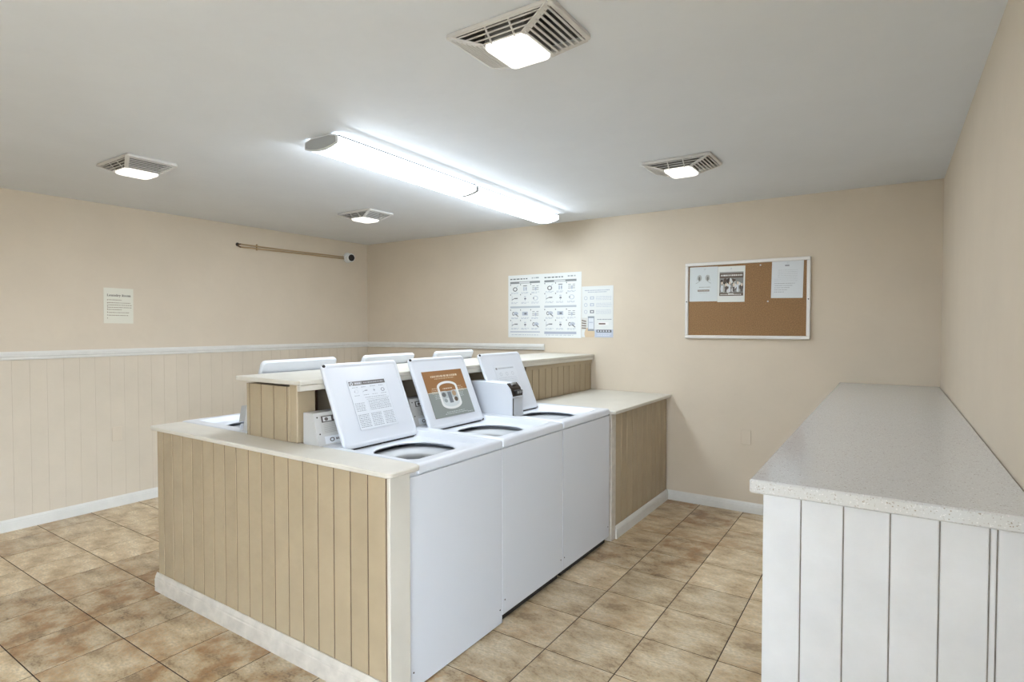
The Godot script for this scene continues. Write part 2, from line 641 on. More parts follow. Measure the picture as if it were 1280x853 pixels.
# boards side by side along dir; edges are distances along dir of the joints
func planks(parent: Node3D, o: Vector3, dir: Vector3, edges: Array, h: float, m, turn: float, gap := 0.003, t := 0.012, ch := 0.003) -> void:
	var cache := {}
	for i in edges.size() - 1:
		var w: float = snappedf(edges[i + 1] - edges[i] - gap, 0.001)
		if w < 0.006:
			continue
		if not cache.has(w):
			cache[w] = plank_mesh(w, h, t, ch)
		var b := inst("plank", cache[w], m[i % m.size()] if m is Array else m, parent)
		b.position = o + dir * (edges[i] + edges[i + 1]) / 2
		b.rotation.y = turn

const BASEBOARD := [Vector2(0, 0), Vector2(.014, 0), Vector2(.014, .062), Vector2(.011, .066), Vector2(.011, .074), Vector2(.006, .086), Vector2(.004, .092), Vector2(0, .092)]
const RAIL := [Vector2(0, 0), Vector2(.012, 0), Vector2(.016, .008), Vector2(.016, .02), Vector2(.022, .026), Vector2(.022, .044), Vector2(.017, .05), Vector2(.014, .06), Vector2(0, .06)]

func profile(a: Array, sx := 1.0, sy := 1.0) -> PackedVector2Array:
	var p := PackedVector2Array()
	for q in a:
		p.append(q * Vector2(sx, sy))
	return p

# ------------------------------------------------------------------ washer, front towards +x, origin at its base
func washer(at: Vector3, turn: float, w: float, deck_w: float, deck_z: float, label: String, opt: Dictionary) -> Node3D:
	var t := thing("washing_machine", at, label, "washer", "top-loading washers")
	t.rotation.y = turn
	var hw := w / 2
	var bx := -0.355
	var fx := 0.355
	var lift: float = opt.get("lift", 0.042)
	# cabinet
	var s := mb()
	loft(s, [rr(-.003, 0, .349, hw - .003, .006, lift), rr(-.003, 0, .352, hw, .008, lift + .004), rr(-.003, 0, .352, hw, .008, .868), rr(-.003, 0, .346, hw - .006, .006, .8685), rr(-.003, 0, .346, hw - .006, .006, lift + .002)], -1, false, true, true)
	obj("cabinet", s, M.enamel, t)
	s = mb()
	box(s, Vector3(bx + 0.03, 0, -hw + 0.02), Vector3(fx - 0.022, lift + 0.004, hw - 0.01), 0.002)
	obj("base", s, M.dark, t)
	# front panel
	s = mb()
	box(s, Vector3(fx - 0.007, opt.get("panel_low", lift), -hw + 0.0012), Vector3(fx, 0.864, hw - 0.0012), 0.0012)
	var fp := obj("front_panel", s, M.enamel, t)
	for sg in [-1.0, 1.0]:
		s = mb()
		lathe(s, Vector3(fx, opt.get("panel_low", lift) + 0.07, sg * (hw - 0.02)), Vector3.RIGHT, [[0, .004], [.0015, .0035]], 8)
		obj("screw", s, M.dark_metal, fp)
	if opt.get("trim", false):
		s = mb()
		box(s, Vector3(bx + .005, .868, hw - .044), Vector3(fx - .002, .8926, hw), .002)
		obj("side_trim", s, M.enamel, t)
	# deck: outer edge, flat rim, step down to the lid recess, rounded well
	s = mb()
	var cz := deck_z
	var hz := deck_w / 2 - 0.001
	var rings := []
	rings.append(rr(0, cz, 0.354, hz - .001, .006, .870))
	rings.append(rr(0, cz, 0.359, hz, .008, .873))
	rings.append(rr(0, cz, 0.359, hz, .010, .900))
	rings.append(rr(0, cz, 0.354, hz - .005, .012, .908))
	rings.append(rr(0, cz, 0.346, hz - .013, .014, .911))
	rings.append(rr(.06, cz, 0.238, .262, .03, .911))
	rings.append(rr(.06, cz, 0.230, .254, .03, .907))
	rings.append(rr(.06, cz, 0.224, .250, .03, .886))
	rings.append(rr(.06, cz, 0.218, .244, .03, .882))
	rings.append(rr(.06, cz, 0.176, .192, .15, .880))
	rings.append(rr(.06, cz, 0.171, .187, .15, .878))
	rings.append(rr(.06, cz, 0.169, .185, .15, .873))
	rings.append(rr(.06, cz, 0.174, .190, .15, .871))
	# the sheet is separate strips with their own smoothing so that edges stay crisp
	for i in range(0, rings.size() - 1):
		loft(s, [rings[i], rings[i + 1]], 3 if i in [1, 2, 3, 5, 6, 7, 9, 10, 11] else -1, false, false, true)
	obj("top_deck", s, M.enamel, t)
	# plastic ring over the tub, then the tub
	s = mb()
	loft(s, [rr(.06, cz, .25, .26, .2, .842), rr(.06, cz, .19, .2, .18, .854), rr(.06, cz, .15, .16, .14, .850), rr(.06, cz, .12, .13, .12, .836), rr(.06, cz, .112, .122, .11, .83), rr(.06, cz, .11, .12, .11, .80), rr(.06, cz, .2, .2, .19, .79)], 2, false, false, true)
	obj("tub_ring", s, M.tub_ring, t)
	s = mb()
	loft(s, [rr(.06, cz, .2, .2, .19, .792), rr(.06, cz, .2, .2, .19, .45), rr(.06, cz, .15, .15, .14, .43), rr(.06, cz, .06, .06, .055, .43)], 2, false, true, true)
	obj("drum", s, M.steel, t)
	s = mb()
	lathe(s, Vector3(.06, .431, cz), Vector3.UP, [[0, .07], [.1, .045], [.3, .035], [.34, .02]], 14)
	obj("agitator", s, M.tub_ring, t)
	# open lid
	var lid := Node3D.new()
	lid.name = "lid"
	t.add_child(lid, true)
	var lw: float = opt.get("lid_w", .488) / 2
	var ll: float = opt.get("lid_l", .425)
	var lean: float = opt.get("lean", .41)
	var ydir := Vector3(-sin(lean), cos(lean), 0)
	var xdir := Vector3(0, 0, -1)
	lid.transform = Transform3D(Basis(xdir, ydir, xdir.cross(ydir)), Vector3(-.152, .893, cz + opt.get("lid_z", 0.0)))
	s = mb()
	# rounded sheet-steel tray: rings run out in local x-y, depth in z (rr works in x-z, so swap)
	var tray := []
	for q in [[.0, .008, -.022], [.0, .0, -.016], [.0, .0, -.004], [.0, .004, .0], [.0, .014, .0015], [.0, .022, -.001]]:
		var ring := rr(0, ll / 2, lw - q[1], ll / 2 - q[1], maxf(.024 - q[1] * .6, .008), 0)
		for i in ring.size():
			ring[i] = Vector3(ring[i].x, ring[i].z, q[2])
		tray.append(ring)
	loft(s, tray, 4, true, true, false)
	obj("panel", s, M.enamel, lid)
	for sg in [-1.0, 1.0]:
		if sg < 0:
			s = mb()
			lathe(s, Vector3(sg * (lw - .012), ll - .012, -.002), Vector3.BACK, [[0, .008], [.006, .007]], 10)
			obj("bumper", s, M.rubber, lid)
		s = mb()
		tube(s, [Vector3(sg * (lw - .03), .004, -.011), Vector3(sg * (lw + .004), .004, -.011)], .006, 8)
		obj("hinge", s, M.dark_metal, lid)
	s = mb()
	box(s, Vector3(-lw + .03, -.006, -.018), Vector3(lw - .03, .002, -.006), .001)
	obj("hinge_seal", s, M.rubber, lid)
	if opt.has("print"):
		var pr: Dictionary = opt.print
		var st := inst("print_sheet", commit(sheet(pr.w, pr.h, .0008)), pr.m, lid)
		st.position = Vector3(pr.x, pr.y, .0004)
	# wedge-shaped meter box at the back of the deck
	var bz: float = opt.get("box_z", .29) + cz
	var bw: float = opt.get("box_w", .37)
	s = mb()
	sweep(s, PackedVector2Array([Vector2(-.353, .909), Vector2(-.24, .909), Vector2(-.283, 1.06), Vector2(-.353, 1.06)]), Vector3(0, 0, bz - bw), Vector3(0, 0, bz), Vector3.RIGHT)
	var mbx := obj("meter_box", s, M.box_grey, t)
	var yd := Vector3(-.043, .151, 0).normalized()
	var face_basis := Basis(Vector3(0, 0, -1), yd, Vector3(0, 0, -1).cross(yd))
	var lb := inst("face_label", commit(sheet(.30, .09, .0008)), M.meter_label, mbx)
	lb.transform = Transform3D(face_basis, Vector3(-.2675, 1.005, bz - .18))
	lb = inst("strip_label", commit(sheet(.28, .035, .0008)), M.meter_strip, mbx)
	lb.transform = Transform3D(face_basis, Vector3(-.2475, .934, bz - .18))
	for q in [[.018, 1.04], [.018, .965]]:
		s = mb()
		lathe(s, Vector3(-.24 - (q[1] - .909) * .285, q[1], bz - q[0]), Vector3(.96, .27, 0), [[0, .004], [.002, .003]], 8)
		obj("screw", s, M.dark_metal, mbx)
	if opt.get("coin_box", false):
		coin_box(t, opt.coin_z)
	return t

func commit(s: SurfaceTool) -> ArrayMesh:
	s.generate_normals()
	return s.commit()

# white coin meter with a chromed slide on its front end
func coin_box(t: Node3D, z: float) -> void:
	var s := mb()
	var prof := PackedVector2Array([Vector2(-.34, .9), Vector2(-.01, .9), Vector2(-.01, 1.03), Vector2(-.026, 1.075), Vector2(-.055, 1.105), Vector2(-.34, 1.112)])
	sweep(s, prof, Vector3(0, 0, z - .062), Vector3(0, 0, z + .062), Vector3.RIGHT)
	var cb := obj("coin_box", s, M.enamel, t)
	s = mb()
	sweep(s, PackedVector2Array([Vector2(-.012, 1.028), Vector2(-.006, 1.03), Vector2(-.022, 1.079), Vector2(-.051, 1.109), Vector2(-.057, 1.104), Vector2(-.028, 1.074)]), Vector3(0, 0, z - .05), Vector3(0, 0, z + .056), Vector3.RIGHT)
	obj("slide_surround", s, M.dark_metal, cb)
	s = mb()
	var d := Vector3(-.029, .03, 0).normalized()
	var nrm := Vector3(.72, .69, 0)
	sweep(s, PackedVector2Array([Vector2(-.028, 0), Vector2(.028, 0), Vector2(.022, .008), Vector2(-.022, .008)]), Vector3(-.036, 1.0935, z), Vector3(-.036, 1.0935, z) + d * .018, Vector3(0, 0, -1), nrm)
	obj("coin_plate", s, M.steel, cb)
	s = mb()
	box(s, Vector3(-.022, 1.04, z - .038), Vector3(.006, 1.066, z + .038), .004)
	obj("slide_handle", s, M.rubber, cb)
	s = mb()
	for k in 3:
		lathe(s, Vector3(-.004, 1.053, z - .022 + k * .022), Vector3(1, .2, 0), [[0, .009], [.013, .009], [.014, .006]], 12)
	obj("coin_slots", s, M.steel, cb)
	s = mb()
	box(s, Vector3(-.012, .903, z - .045), Vector3(-.004, 1.02, z + .048), .003)
	obj("lock_plate", s, M.steel_light, cb)
	s = mb()
	box(s, Vector3(-.013, .905, z + .048), Vector3(-.008, 1.018, z + .056), .0)
	obj("seam", s, M.dark_metal, cb)

# ------------------------------------------------------------------ ceiling fan light
func fan_light(x0: float, z0: float, label: String) -> void:
	var W := .41
	var D := .275
	var t := thing("ceiling_fan_light", Vector3(x0 + W / 2, CEIL, z0 + D / 2), label, "ceiling vent", "ceiling fan lights")
	var hx := W / 2
	var hz := D / 2
	var lx := .077
	var lz := .089
	var yo := -.016   # outer edge of the sloping grille
	var yi := -.056   # height of the lens rim
	# lip
	var s := mb()
	loft(s, [rr(0, 0, hx - .004, hz - .004, .012, 0), rr(0, 0, hx, hz, .014, -.003), rr(0, 0, hx, hz, .014, yo + .002), rr(0, 0, hx - .004, hz - .004, .012, yo), rr(0, 0, hx - .014, hz - .007, .008, yo - .002), rr(0, 0, hx - .014, hz - .007, .008, 0.0)], -1)
	obj("lip", s, M.grille, t)
	# sheet-metal housing set up into the ceiling, open below
	s = mb()
	box(s, Vector3(-.187, .112, -.1275), Vector3(.187, .116, .1275))
	for sg in [-1.0, 1.0]:
		box(s, Vector3(sg * .186 - .0015, .0, -.1275), Vector3(sg * .186 + .0015, .112, .1275))
		box(s, Vector3(-.1845, .0, sg * .1265 - .0015), Vector3(.1845, .112, sg * .1265 + .0015))
	obj("housing", s, M.housing, t)
	# closed lamp tray above the lens
	s = mb()
	box(s, Vector3(-lx, yi + .0062, -lz), Vector3(lx, .03, lz), .004)
	obj("lamp_tray", s, M.housing, t)
	# corner ribs of the grille
	for sx in [-1.0, 1.0]:
		for sz in [-1.0, 1.0]:
			s = mb()
			var a := Vector3(sx * (hx - .012), yo, sz * (hz - .006))
			var b := Vector3(sx * lx, yi, sz * lz)
			var side := (b - a).cross(Vector3.UP).normalized()
			sweep(s, PackedVector2Array([Vector2(-.011, 0), Vector2(.011, 0), Vector2(.011, .005), Vector2(-.011, .005)]), a, b, side)
			obj("rib", s, M.grille, t)
	# slats: long ones on both long sides, finer ones on the ends
	for sz in [-1.0, 1.0]:
		for k in 4:
			var f := (k + .5) / 4.0
			var y := lerpf(yo, yi, f)
			var z: float = sz * lerpf(hz - .007, lz, f)
			var half := lerpf(hx - .012, lx, f)
			s = mb()
			box(s, Vector3(-half, y - .0012, z - .0030), Vector3(half, y + .0018, z + .0030), .0006)
			obj("slat", s, M.grille, t)
		for k in 2:
			s = mb()
			var xk := -.045 + k * .09
			sweep(s, PackedVector2Array([Vector2(-.003, 0), Vector2(.003, 0), Vector2(.003, .005), Vector2(-.003, .005)]), Vector3(xk, yo - .001, sz * (hz - .006)), Vector3(xk, yi - .001, sz * lz), Vector3.RIGHT)
			obj("cross_rib", s, M.grille, t)
	for sx in [-1.0, 1.0]:
		for k in 7:
			var f := (k + .5) / 7.0
			var y := lerpf(yo, yi, f)
			var x: float = sx * lerpf(hx - .014, lx, f)
			var half := lerpf(hz - .006, lz, f)
			s = mb()
			box(s, Vector3(x - .0042, y - .0015, -half), Vector3(x + .0042, y + .0015, half), .0006)
			obj("slat", s, M.grille, t)
	# lens
	s = mb()
	loft(s, [rr(0, 0, lx + .001, lz + .001, .014, yi + .006), rr(0, 0, lx + .001, lz + .001, .016, yi - .003), rr(0, 0, lx - .002, lz - .002, .018, yi - .009), rr(0, 0, lx - .012, lz - .012, .016, yi - .014)], 2, false, true)
	obj("lens", s, M.fan_glow, t)
	var l := AreaLight3D.new()
	l.name = "lens_light"
	l.area_size = Vector2(lx * 1.9, lz * 1.9)
	l.light_energy = FAN_POWER
	l.light_color = Color(.98, .98, 1.0)
	l.area_range = 12.0
	l.area_attenuation = 2.0
	l.shadow_enabled = true
	t.add_child(l)
	l.position = Vector3(0, yi - .019, 0)
	l.rotation.x = -PI / 2

# ------------------------------------------------------------------ fluorescent wrap fixture, length along z
func strip_light(at: Vector3, turn: float, label: String) -> void:
	var t := thing("fluorescent_fixture", at, label, "ceiling light", "fluorescent fixtures")
	t.rotation.y = turn
	var L := 1.216
	var hw := .12
	var s := mb()
	box(s, Vector3(-.075, -.03, -L / 2 + .01), Vector3(.075, 0, L / 2 - .01), .003)
	obj("channel", s, M.white_metal, t)
	# bowed diffuser
	var prof := PackedVector2Array()
	prof.append(Vector2(hw - .004, -.014))
	prof.append(Vector2(hw, -.02))
	prof.append(Vector2(hw, -.047))
	for i in 11:
		var f := -1.0 + 2.0 * i / 10.0
		prof.append(Vector2(-f * (hw - .004), -.053 - .021 * (1 - f * f)))
	prof.append(Vector2(-hw, -.047))
	prof.append(Vector2(-hw, -.02))
	prof.append(Vector2(-hw + .004, -.014))
	s = mb()
	sweep(s, prof, Vector3(0, 0, -L / 2 + .012), Vector3(0, 0, L / 2 - .012), Vector3.RIGHT)
	obj("diffuser", s, M.tube_glow, t)
	for sg in [-1.0, 1.0]:
		s = mb()
		box(s, Vector3(sg * (hw - .002) - .004, -.02, -L / 2 + .012), Vector3(sg * (hw - .002) + .004, -.012, L / 2 - .012), .001)
		obj("side_rail", s, M.end_grey, t)
		var z: float = sg * L / 2
		s = mb()
		var p2 := PackedVector2Array()
		for q in prof:
			p2.append(q * Vector2(1.015, 1.03))
		for q in [Vector2(-.07, -.002), Vector2(.07, -.002)]:
			p2.append(q)
		sweep(s, p2, Vector3(0, 0, z - sg * .012), Vector3(0, 0, z - sg * .003), Vector3.RIGHT)
		var ec := obj("end_cap", s, M.white_metal, t)
		s = mb()
		var p3 := PackedVector2Array()
		for q in p2:
			p3.append((q - Vector2(0, -.036)) * Vector2(.92, .78) + Vector2(0, -.036))
		sweep(s, p3, Vector3(0, 0, z - sg * .006), Vector3(0, 0, z), Vector3.RIGHT)
		obj("end_plate", s, M.end_grey, ec)
	# the two slanting halves of the wrap lens light the room to both sides
	for sg in [-1.0, 1.0]:
		var l := AreaLight3D.new()
		l.name = "tube_light"
		l.area_size = Vector2(.13, L - .04)
		l.light_energy = TUBE_POWER
		l.light_color = TUBE_COLOR
		l.area_range = 14.0
		l.area_attenuation = 2.0
		l.shadow_enabled = true
		t.add_child(l, true)
		var n := Vector3(sg * sin(TUBE_TILT), -cos(TUBE_TILT), 0)
		var zax := -n
		var yax := Vector3(0, 0, 1)
		l.transform = Transform3D(Basis(yax.cross(zax), yax, zax), Vector3(sg * .132, -.052, 0) + n * .006)

const TUBE_POWER := 0.85
const TUBE_TILT := 0.6
const TUBE_COLOR := Color(.90, .95, 1.0)
const TUBE_GLOW := 5.0
const SKY_POWER := 4.55
const FAN_X := [1.236, 3.972]
const FAN_Z := [1.182, 2.97]
const GROUND_POWER := 2.75
const FAN_POWER := 0.6

# ------------------------------------------------------------------ scene
func _ready() -> void:
	rng.seed = 20
	# camera
	var cam := Camera3D.new()
	cam.name = "camera"
	cam.fov = 61.88
	cam.near = 0.05
	cam.far = 100.0
	add_child(cam)
	var yaw := 0.5872
	var pit := -0.0249
	var fw := Vector3(-sin(yaw) * cos(pit), sin(pit), -cos(yaw) * cos(pit))
	cam.position = Vector3(5.2307, 1.4603, 4.7294)
	cam.look_at_from_position(cam.position, cam.position + fw, Vector3.UP)
	cam.current = true
	# sky and exposure
	var sky_m := ProceduralSkyMaterial.new()
	sky_m.sky_top_color = Color(.82, .88, .95)
	sky_m.sky_horizon_color = Color(.86, .9, .95)
	sky_m.ground_bottom_color = Color(.84, .85, .86)
	sky_m.ground_horizon_color = Color(.86, .88, .9)
	sky_m.sky_energy_multiplier = SKY_POWER
	sky_m.ground_energy_multiplier = GROUND_POWER
	var sky := Sky.new()
	sky.sky_material = sky_m
	var env := Environment.new()
	env.background_mode = Environment.BG_SKY
	env.sky = sky
	env.tonemap_mode = Environment.TONE_MAPPER_LINEAR
	env.tonemap_exposure = 1.05
	env.sdfgi_enabled = true
	env.ssao_enabled = true
	env.ssil_enabled = true
	var we := WorldEnvironment.new()
	we.name = "world"
	we.environment = env
	add_child(we)

	materials()
	room()
	island()
	bar_counter()
	ceiling_lights()
	machines()
	wall_things()

func materials() -> void:
	M.wall = paint(Color(.82, .77, .69), .62, .025, .35, .06, 3)
	M.ceiling = paint(Color(.885, .90, .915), .7, .02, .3, .06, 5)
	M.panel = paint(Color(.68, .612, .50), .5, .05, .8, .1, 9)
	M.panel_b = paint(Color(.665, .597, .486), .5, .05, .9, .1, 10)
	M.wain = paint(Color(.81, .765, .69), .58, .03, .5, .05, 11)
	M.cream = paint(Color(.82, .80, .75), .42, .04, .7, .06, 12)
	M.trim = paint(Color(.86, .855, .83), .4, .05, 1.2, .06, 13)
	M.trim_old = paint(Color(.82, .79, .74), .45, .12, 2.2, .12, 14)
	M.white_board = paint(Color(.89, .90, .91), .42, .04, 1.1, .1, 15)
	M.enamel = mat(Color(.835, .85, .872), .3)
	M.enamel.clearcoat_enabled = true
	M.enamel.clearcoat = .25
	M.enamel.clearcoat_roughness = .2
	M.box_grey = mat(Color(.74, .735, .72), .4)
	M.tub_ring = mat(Color(.70, .71, .715), .4)
	M.steel = mat(Color(.62, .63, .64), .3, .9)
	M.steel_light = mat(Color(.78, .79, .8), .35, .6)
	M.dark_metal = mat(Color(.22, .18, .15), .45, .3)
	M.dark = mat(Color(.13, .105, .085), .8)
	M.rubber = mat(Color(.12, .1, .09), .7)
	M.white_metal = mat(Color(.86, .87, .87), .4)
	M.end_grey = mat(Color(.62, .63, .63), .45)
	M.grille = mat(Color(.80, .79, .77), .5)
	M.housing = mat(Color(.50, .49, .47), .6, .3)
	M.tube_glow = glow(TUBE_COLOR, TUBE_GLOW)
	M.fan_glow = glow(Color(1, .985, .95), 1.35)
	M.cork = cork()
	M.quartz = quartz()
	M.frame = mat(Color(.86, .85, .83), .35, .1)
	M.copper = mat(Color(.5, .38, .28), .5, .5)
	M.conduit = mat(Color(.70, .60, .45), .5)
	M.tile_bump = noise_tex(.03, Color.BLACK, Color.WHITE, 77, 256, 4, true, 4.0)
	M.groove_shade = paint(Color(.42, .345, .265), .8, .2, 3.0, .1, 41)  # dark brown put behind the planks in place of groove shade
	M.groove_shade_grey = paint(Color(.60, .575, .54), .8, .2, 3.0, .1, 42)  # greyer groove shade, painted in for the white counter
	M.grout = paint(Color(.27, .21, .155), .9, .25, 3.0, .2, 21)
	M.meter_label = print_mat(meter_label())
	M.meter_strip = print_mat(meter_strip())
	M.glass = mat(Color(.9, .95, 1, .06), .02)
	M.glass.transparency = BaseMaterial3D.TRANSPARENCY_ALPHA

func cork() -> StandardMaterial3D:
	var m := mat(Color(1, 1, 1), .85)
	m.albedo_texture = noise_tex(.09, Color(.50, .38, .25), Color(.66, .52, .36), 31, 512, 5)
	m.uv1_triplanar = true
	m.uv1_scale = Vector3.ONE * 2.2
	m.normal_enabled = true
	m.normal_texture = noise_tex(.2, Color.BLACK, Color.WHITE, 33, 256, 3, true, 5.0)
	m.normal_scale = .4
	return m

func quartz() -> StandardMaterial3D:
	var m := mat(Color.WHITE, .13)
	m.metallic_specular = .7
	var n := 512
	var im := page(n, n, Color(.815, .82, .82))
	var g := RandomNumberGenerator.new()
	g.seed = 5
	for i in 5200:
		var c: Color = [Color(.88, .885, .89), Color(.73, .725, .71), Color(.9, .9, .9), Color(.64, .61, .57)][g.randi() % 4]
		var x := g.randi() % n
		var y := g.randi() % n
		im.fill_rect(Rect2i(x, y, 1 + g.randi() % 3, 1 + g.randi() % 3), c)
	m.albedo_texture = ImageTexture.create_from_image(im)
	m.uv1_triplanar = true
	m.uv1_world_triplanar = true
	m.uv1_scale = Vector3.ONE * 2.0
	return m

func room() -> void:
	var t := .12
	# floor: grout bed with every tile set on it
	var fl := struct("floor", "beige mottled stone-look tile floor with dark grout")
	var s := mb()
	box(s, Vector3(-t, -.15, -t), Vector3(ROOM_W + t, -.0016, ROOM_D + t))
	obj("grout_bed", s, M.grout, fl)
	var stones := []
	var spec := [[0, .15, .55, 1.03], [1, .08, .5, 1.06], [2, .3, .65, .97], [3, .1, .4, 1.05], [4, 1.0, .8, .97], [5, .8, 1.0, .95], [6, .6, .6, 1.0], [7, .05, .75, .95]]
	for q in spec:
		stones.append(stone(q[0], q[1], q[2], q[3]))
	var px := .3373
	var pz := .3396
	var xs := [0.0]
	for k in range(13, -3, -1):
		var x := 4.619 - px * k
		if x > .02 and x < ROOM_W - .02:
			xs.append(x)
	xs.append(ROOM_W)
	var zs := [0.0]
	for k in range(-2, 20):
		var z := .829 + pz * k
		if z > .02 and z < ROOM_D - .02:
			zs.append(z)
	zs.append(ROOM_D)
	var cache := {}
	var g := RandomNumberGenerator.new()
	g.seed = 8
	for i in xs.size() - 1:
		for j in zs.size() - 1:
			var w: float = xs[i + 1] - xs[i] - .005
			var d: float = zs[j + 1] - zs[j] - .005
			var c := Vector3((xs[i] + xs[i + 1]) / 2, 0, (zs[j] + zs[j + 1]) / 2)
			var turn: int = [0, 2][g.randi() % 2]
			var pick: int = [0, 1, 3, 3, 0, 1, 3, 1, 6][g.randi() % 9]
			if c.z > 2.9 and c.z < 3.9 and c.x > 1.2 and c.x < 3.9:
				pick = [4, 5, 4, 6][g.randi() % 4]
			elif c.x > 3.6 and c.x < 4.3 and c.z < 1.6:
				pick = [4, 5, 6, 2][g.randi() % 4]
			elif c.x > 3.6 and c.z > 1.6:
				pick = [7, 2, 7, 2, 0][g.randi() % 5]
			if c.z > 4.95:
				continue
			var key := "%.3f %.3f %d" % [w, d, turn]
			if not cache.has(key):
				cache[key] = tile_mesh(w, d, turn, minf(1, w / px), minf(1, d / pz))
			var o := inst("tile", cache[key], stones[pick], fl)
			o.position = c
	# the strip of floor behind the camera
	s = mb()
	for i in xs.size() - 1:
		for j in zs.size() - 1:
			if (zs[j] + zs[j + 1]) / 2 > 4.95:
				box(s, Vector3(xs[i] + .002, -.008, zs[j] + .002), Vector3(xs[i + 1] - .002, 0, zs[j + 1] - .002), .002)
	var rest := obj("tile_field", s, paint(Color(.71, .63, .50), .4, .25, 1.2, .1, 55), fl)
	rest.set_meta("kind", "stuff")
	# ceiling
	var ce := struct("ceiling", "smooth painted off-white ceiling")
	s = mb()
	var cuts_x := [-t]
	for x0 in FAN_X:
		cuts_x.append(x0 + .205 - .189)
		cuts_x.append(x0 + .205 + .189)
	cuts_x.append(ROOM_W + t)
	var cuts_z := [-t]
	for z0 in FAN_Z:
		cuts_z.append(z0 + .1375 - .1295)
		cuts_z.append(z0 + .1375 + .1295)
	cuts_z.append(ROOM_D + t)
	for i in 5:
		for j in 5:
			if not (i % 2 == 1 and j % 2 == 1):
				box(s, Vector3(cuts_x[i], CEIL, cuts_z[j]), Vector3(cuts_x[i + 1], CEIL + t, cuts_z[j + 1]))
	obj("plaster", s, M.ceiling, ce)
	# walls
	var wl := struct("wall_left", "beige wall with painted board wainscot below the rail")
	s = mb()
	box(s, Vector3(-t, 0, -t), Vector3(0, CEIL, ROOM_D + t))
	obj("plaster", s, M.wall, wl)
	var edges := []
	for k in range(-2, 48):
		edges.append(2.614 + (k - 25) * .1025)
	edges = edges.filter(func(e): return e > .03 and e < 4.6)
	edges.push_front(.012)
	planks(wl, Vector3(.007, .05, 0), Vector3.BACK, edges, 1.18, M.wain, PI / 2, .0005, .0068, .0009)
	var wb := struct("wall_back", "beige painted back wall")
	s = mb()
	box(s, Vector3(0, 0, -t), Vector3(ROOM_W, CEIL, 0))
	obj("plaster", s, M.wall, wb)
	# right wall with an unseen glazed door, added behind the camera to let in daylight
	var wr := struct("wall_right", "beige painted right wall")
	var dz0 := 4.95
	var dz1 := 6.75
	var dh := 2.1
	s = mb()
	box(s, Vector3(ROOM_W, 0, -t), Vector3(ROOM_W + t, CEIL, dz0))
	box(s, Vector3(ROOM_W, 0, dz1), Vector3(ROOM_W + t, CEIL, ROOM_D + t))
	box(s, Vector3(ROOM_W, dh, dz0), Vector3(ROOM_W + t, CEIL, dz1))
	obj("plaster", s, M.wall, wr)
	var wf := struct("wall_front", "beige painted wall behind the camera")
	s = mb()
	var w0 := 4.5
	var w1 := 5.25
	box(s, Vector3(0, 0, ROOM_D), Vector3(w0, CEIL, ROOM_D + t))
	box(s, Vector3(w1, 0, ROOM_D), Vector3(ROOM_W, CEIL, ROOM_D + t))
	box(s, Vector3(w0, 0, ROOM_D), Vector3(w1, .85, ROOM_D + t))
	box(s, Vector3(w0, 2.1, ROOM_D), Vector3(w1, CEIL, ROOM_D + t))
	obj("plaster", s, M.wall, wf)
	var wn := struct("added_window_1", "unseen white framed window added behind the camera for its light")  # unseen window, added and sized for the light it lets in
	s = mb()
	for q in [[w0, w0 + .05], [w1 - .05, w1], [(w0 + w1) / 2 - .025, (w0 + w1) / 2 + .025]]:
		box(s, Vector3(q[0], .85, ROOM_D + .03), Vector3(q[1], 2.1, ROOM_D + .09), .003)
	for q in [[.85, .9], [2.05, 2.1]]:
		box(s, Vector3(w0 + .05, q[0], ROOM_D + .03), Vector3(w1 - .05, q[1], ROOM_D + .09), .003)
	obj("window_frame", s, M.trim, wn)
	for q in [[w0 + .05, (w0 + w1) / 2 - .025], [(w0 + w1) / 2 + .025, w1 - .05]]:
		s = mb()
		box(s, Vector3(q[0], .9, ROOM_D + .057), Vector3(q[1], 2.05, ROOM_D + .063))
		obj("pane", s, M.glass, wn)
	var dr := struct("added_door_1", "unseen white glazed double door put in for daylight")
	s = mb()
	for q in [[dz0, dz0 + .05], [dz1 - .05, dz1], [(dz0 + dz1) / 2 - .035, (dz0 + dz1) / 2 + .035]]:
		box(s, Vector3(ROOM_W + .02, 0, q[0]), Vector3(ROOM_W + .08, dh, q[1]), .004)
	box(s, Vector3(ROOM_W + .02, dh - .05, dz0 + .05), Vector3(ROOM_W + .08, dh, dz1 - .05), .004)
	box(s, Vector3(ROOM_W + .02, 0, dz0 + .05), Vector3(ROOM_W + .08, .12, dz1 - .05), .004)
	obj("door_frame", s, M.trim, dr)
	for q in [[dz0 + .05, (dz0 + dz1) / 2 - .035], [(dz0 + dz1) / 2 + .035, dz1 - .05]]:
		s = mb()
		box(s, Vector3(ROOM_W + .047, .12, q[0]), Vector3(ROOM_W + .053, dh - .05, q[1]))
		obj("pane", s, M.glass, dr)
	# baseboards and chair rails
	var bl := struct("baseboard_left", "white moulded baseboard along the left wall")
	s = mb()
	sweep(s, profile(BASEBOARD, 1.0, .92), Vector3(.007, 0, .02), Vector3(.007, 0, ROOM_D), Vector3.RIGHT)
	obj("moulding", s, M.trim, bl)
	var bb := struct("baseboard_back", "white moulded baseboard along the back wall")
	s = mb()
	sweep(s, profile(BASEBOARD, 1.0, .88), Vector3(0.0, 0, .001), Vector3(ROOM_W, 0, .001), Vector3.BACK)
	obj("moulding", s, M.trim, bb)
	var tr := struct("trim_1", "white chair rail along the left wall")
	s = mb()
	sweep(s, profile(RAIL), Vector3(.001, 1.222, .0), Vector3(.001, 1.222, ROOM_D), Vector3.RIGHT)
	obj("moulding", s, M.trim, tr)
	tr = struct("trim_2", "short white chair rail on the back wall")
	s = mb()
	sweep(s, profile(RAIL), Vector3(.024, 1.222, .001), Vector3(2.462, 1.236, .001), Vector3.BACK)
	obj("moulding", s, M.trim, tr)

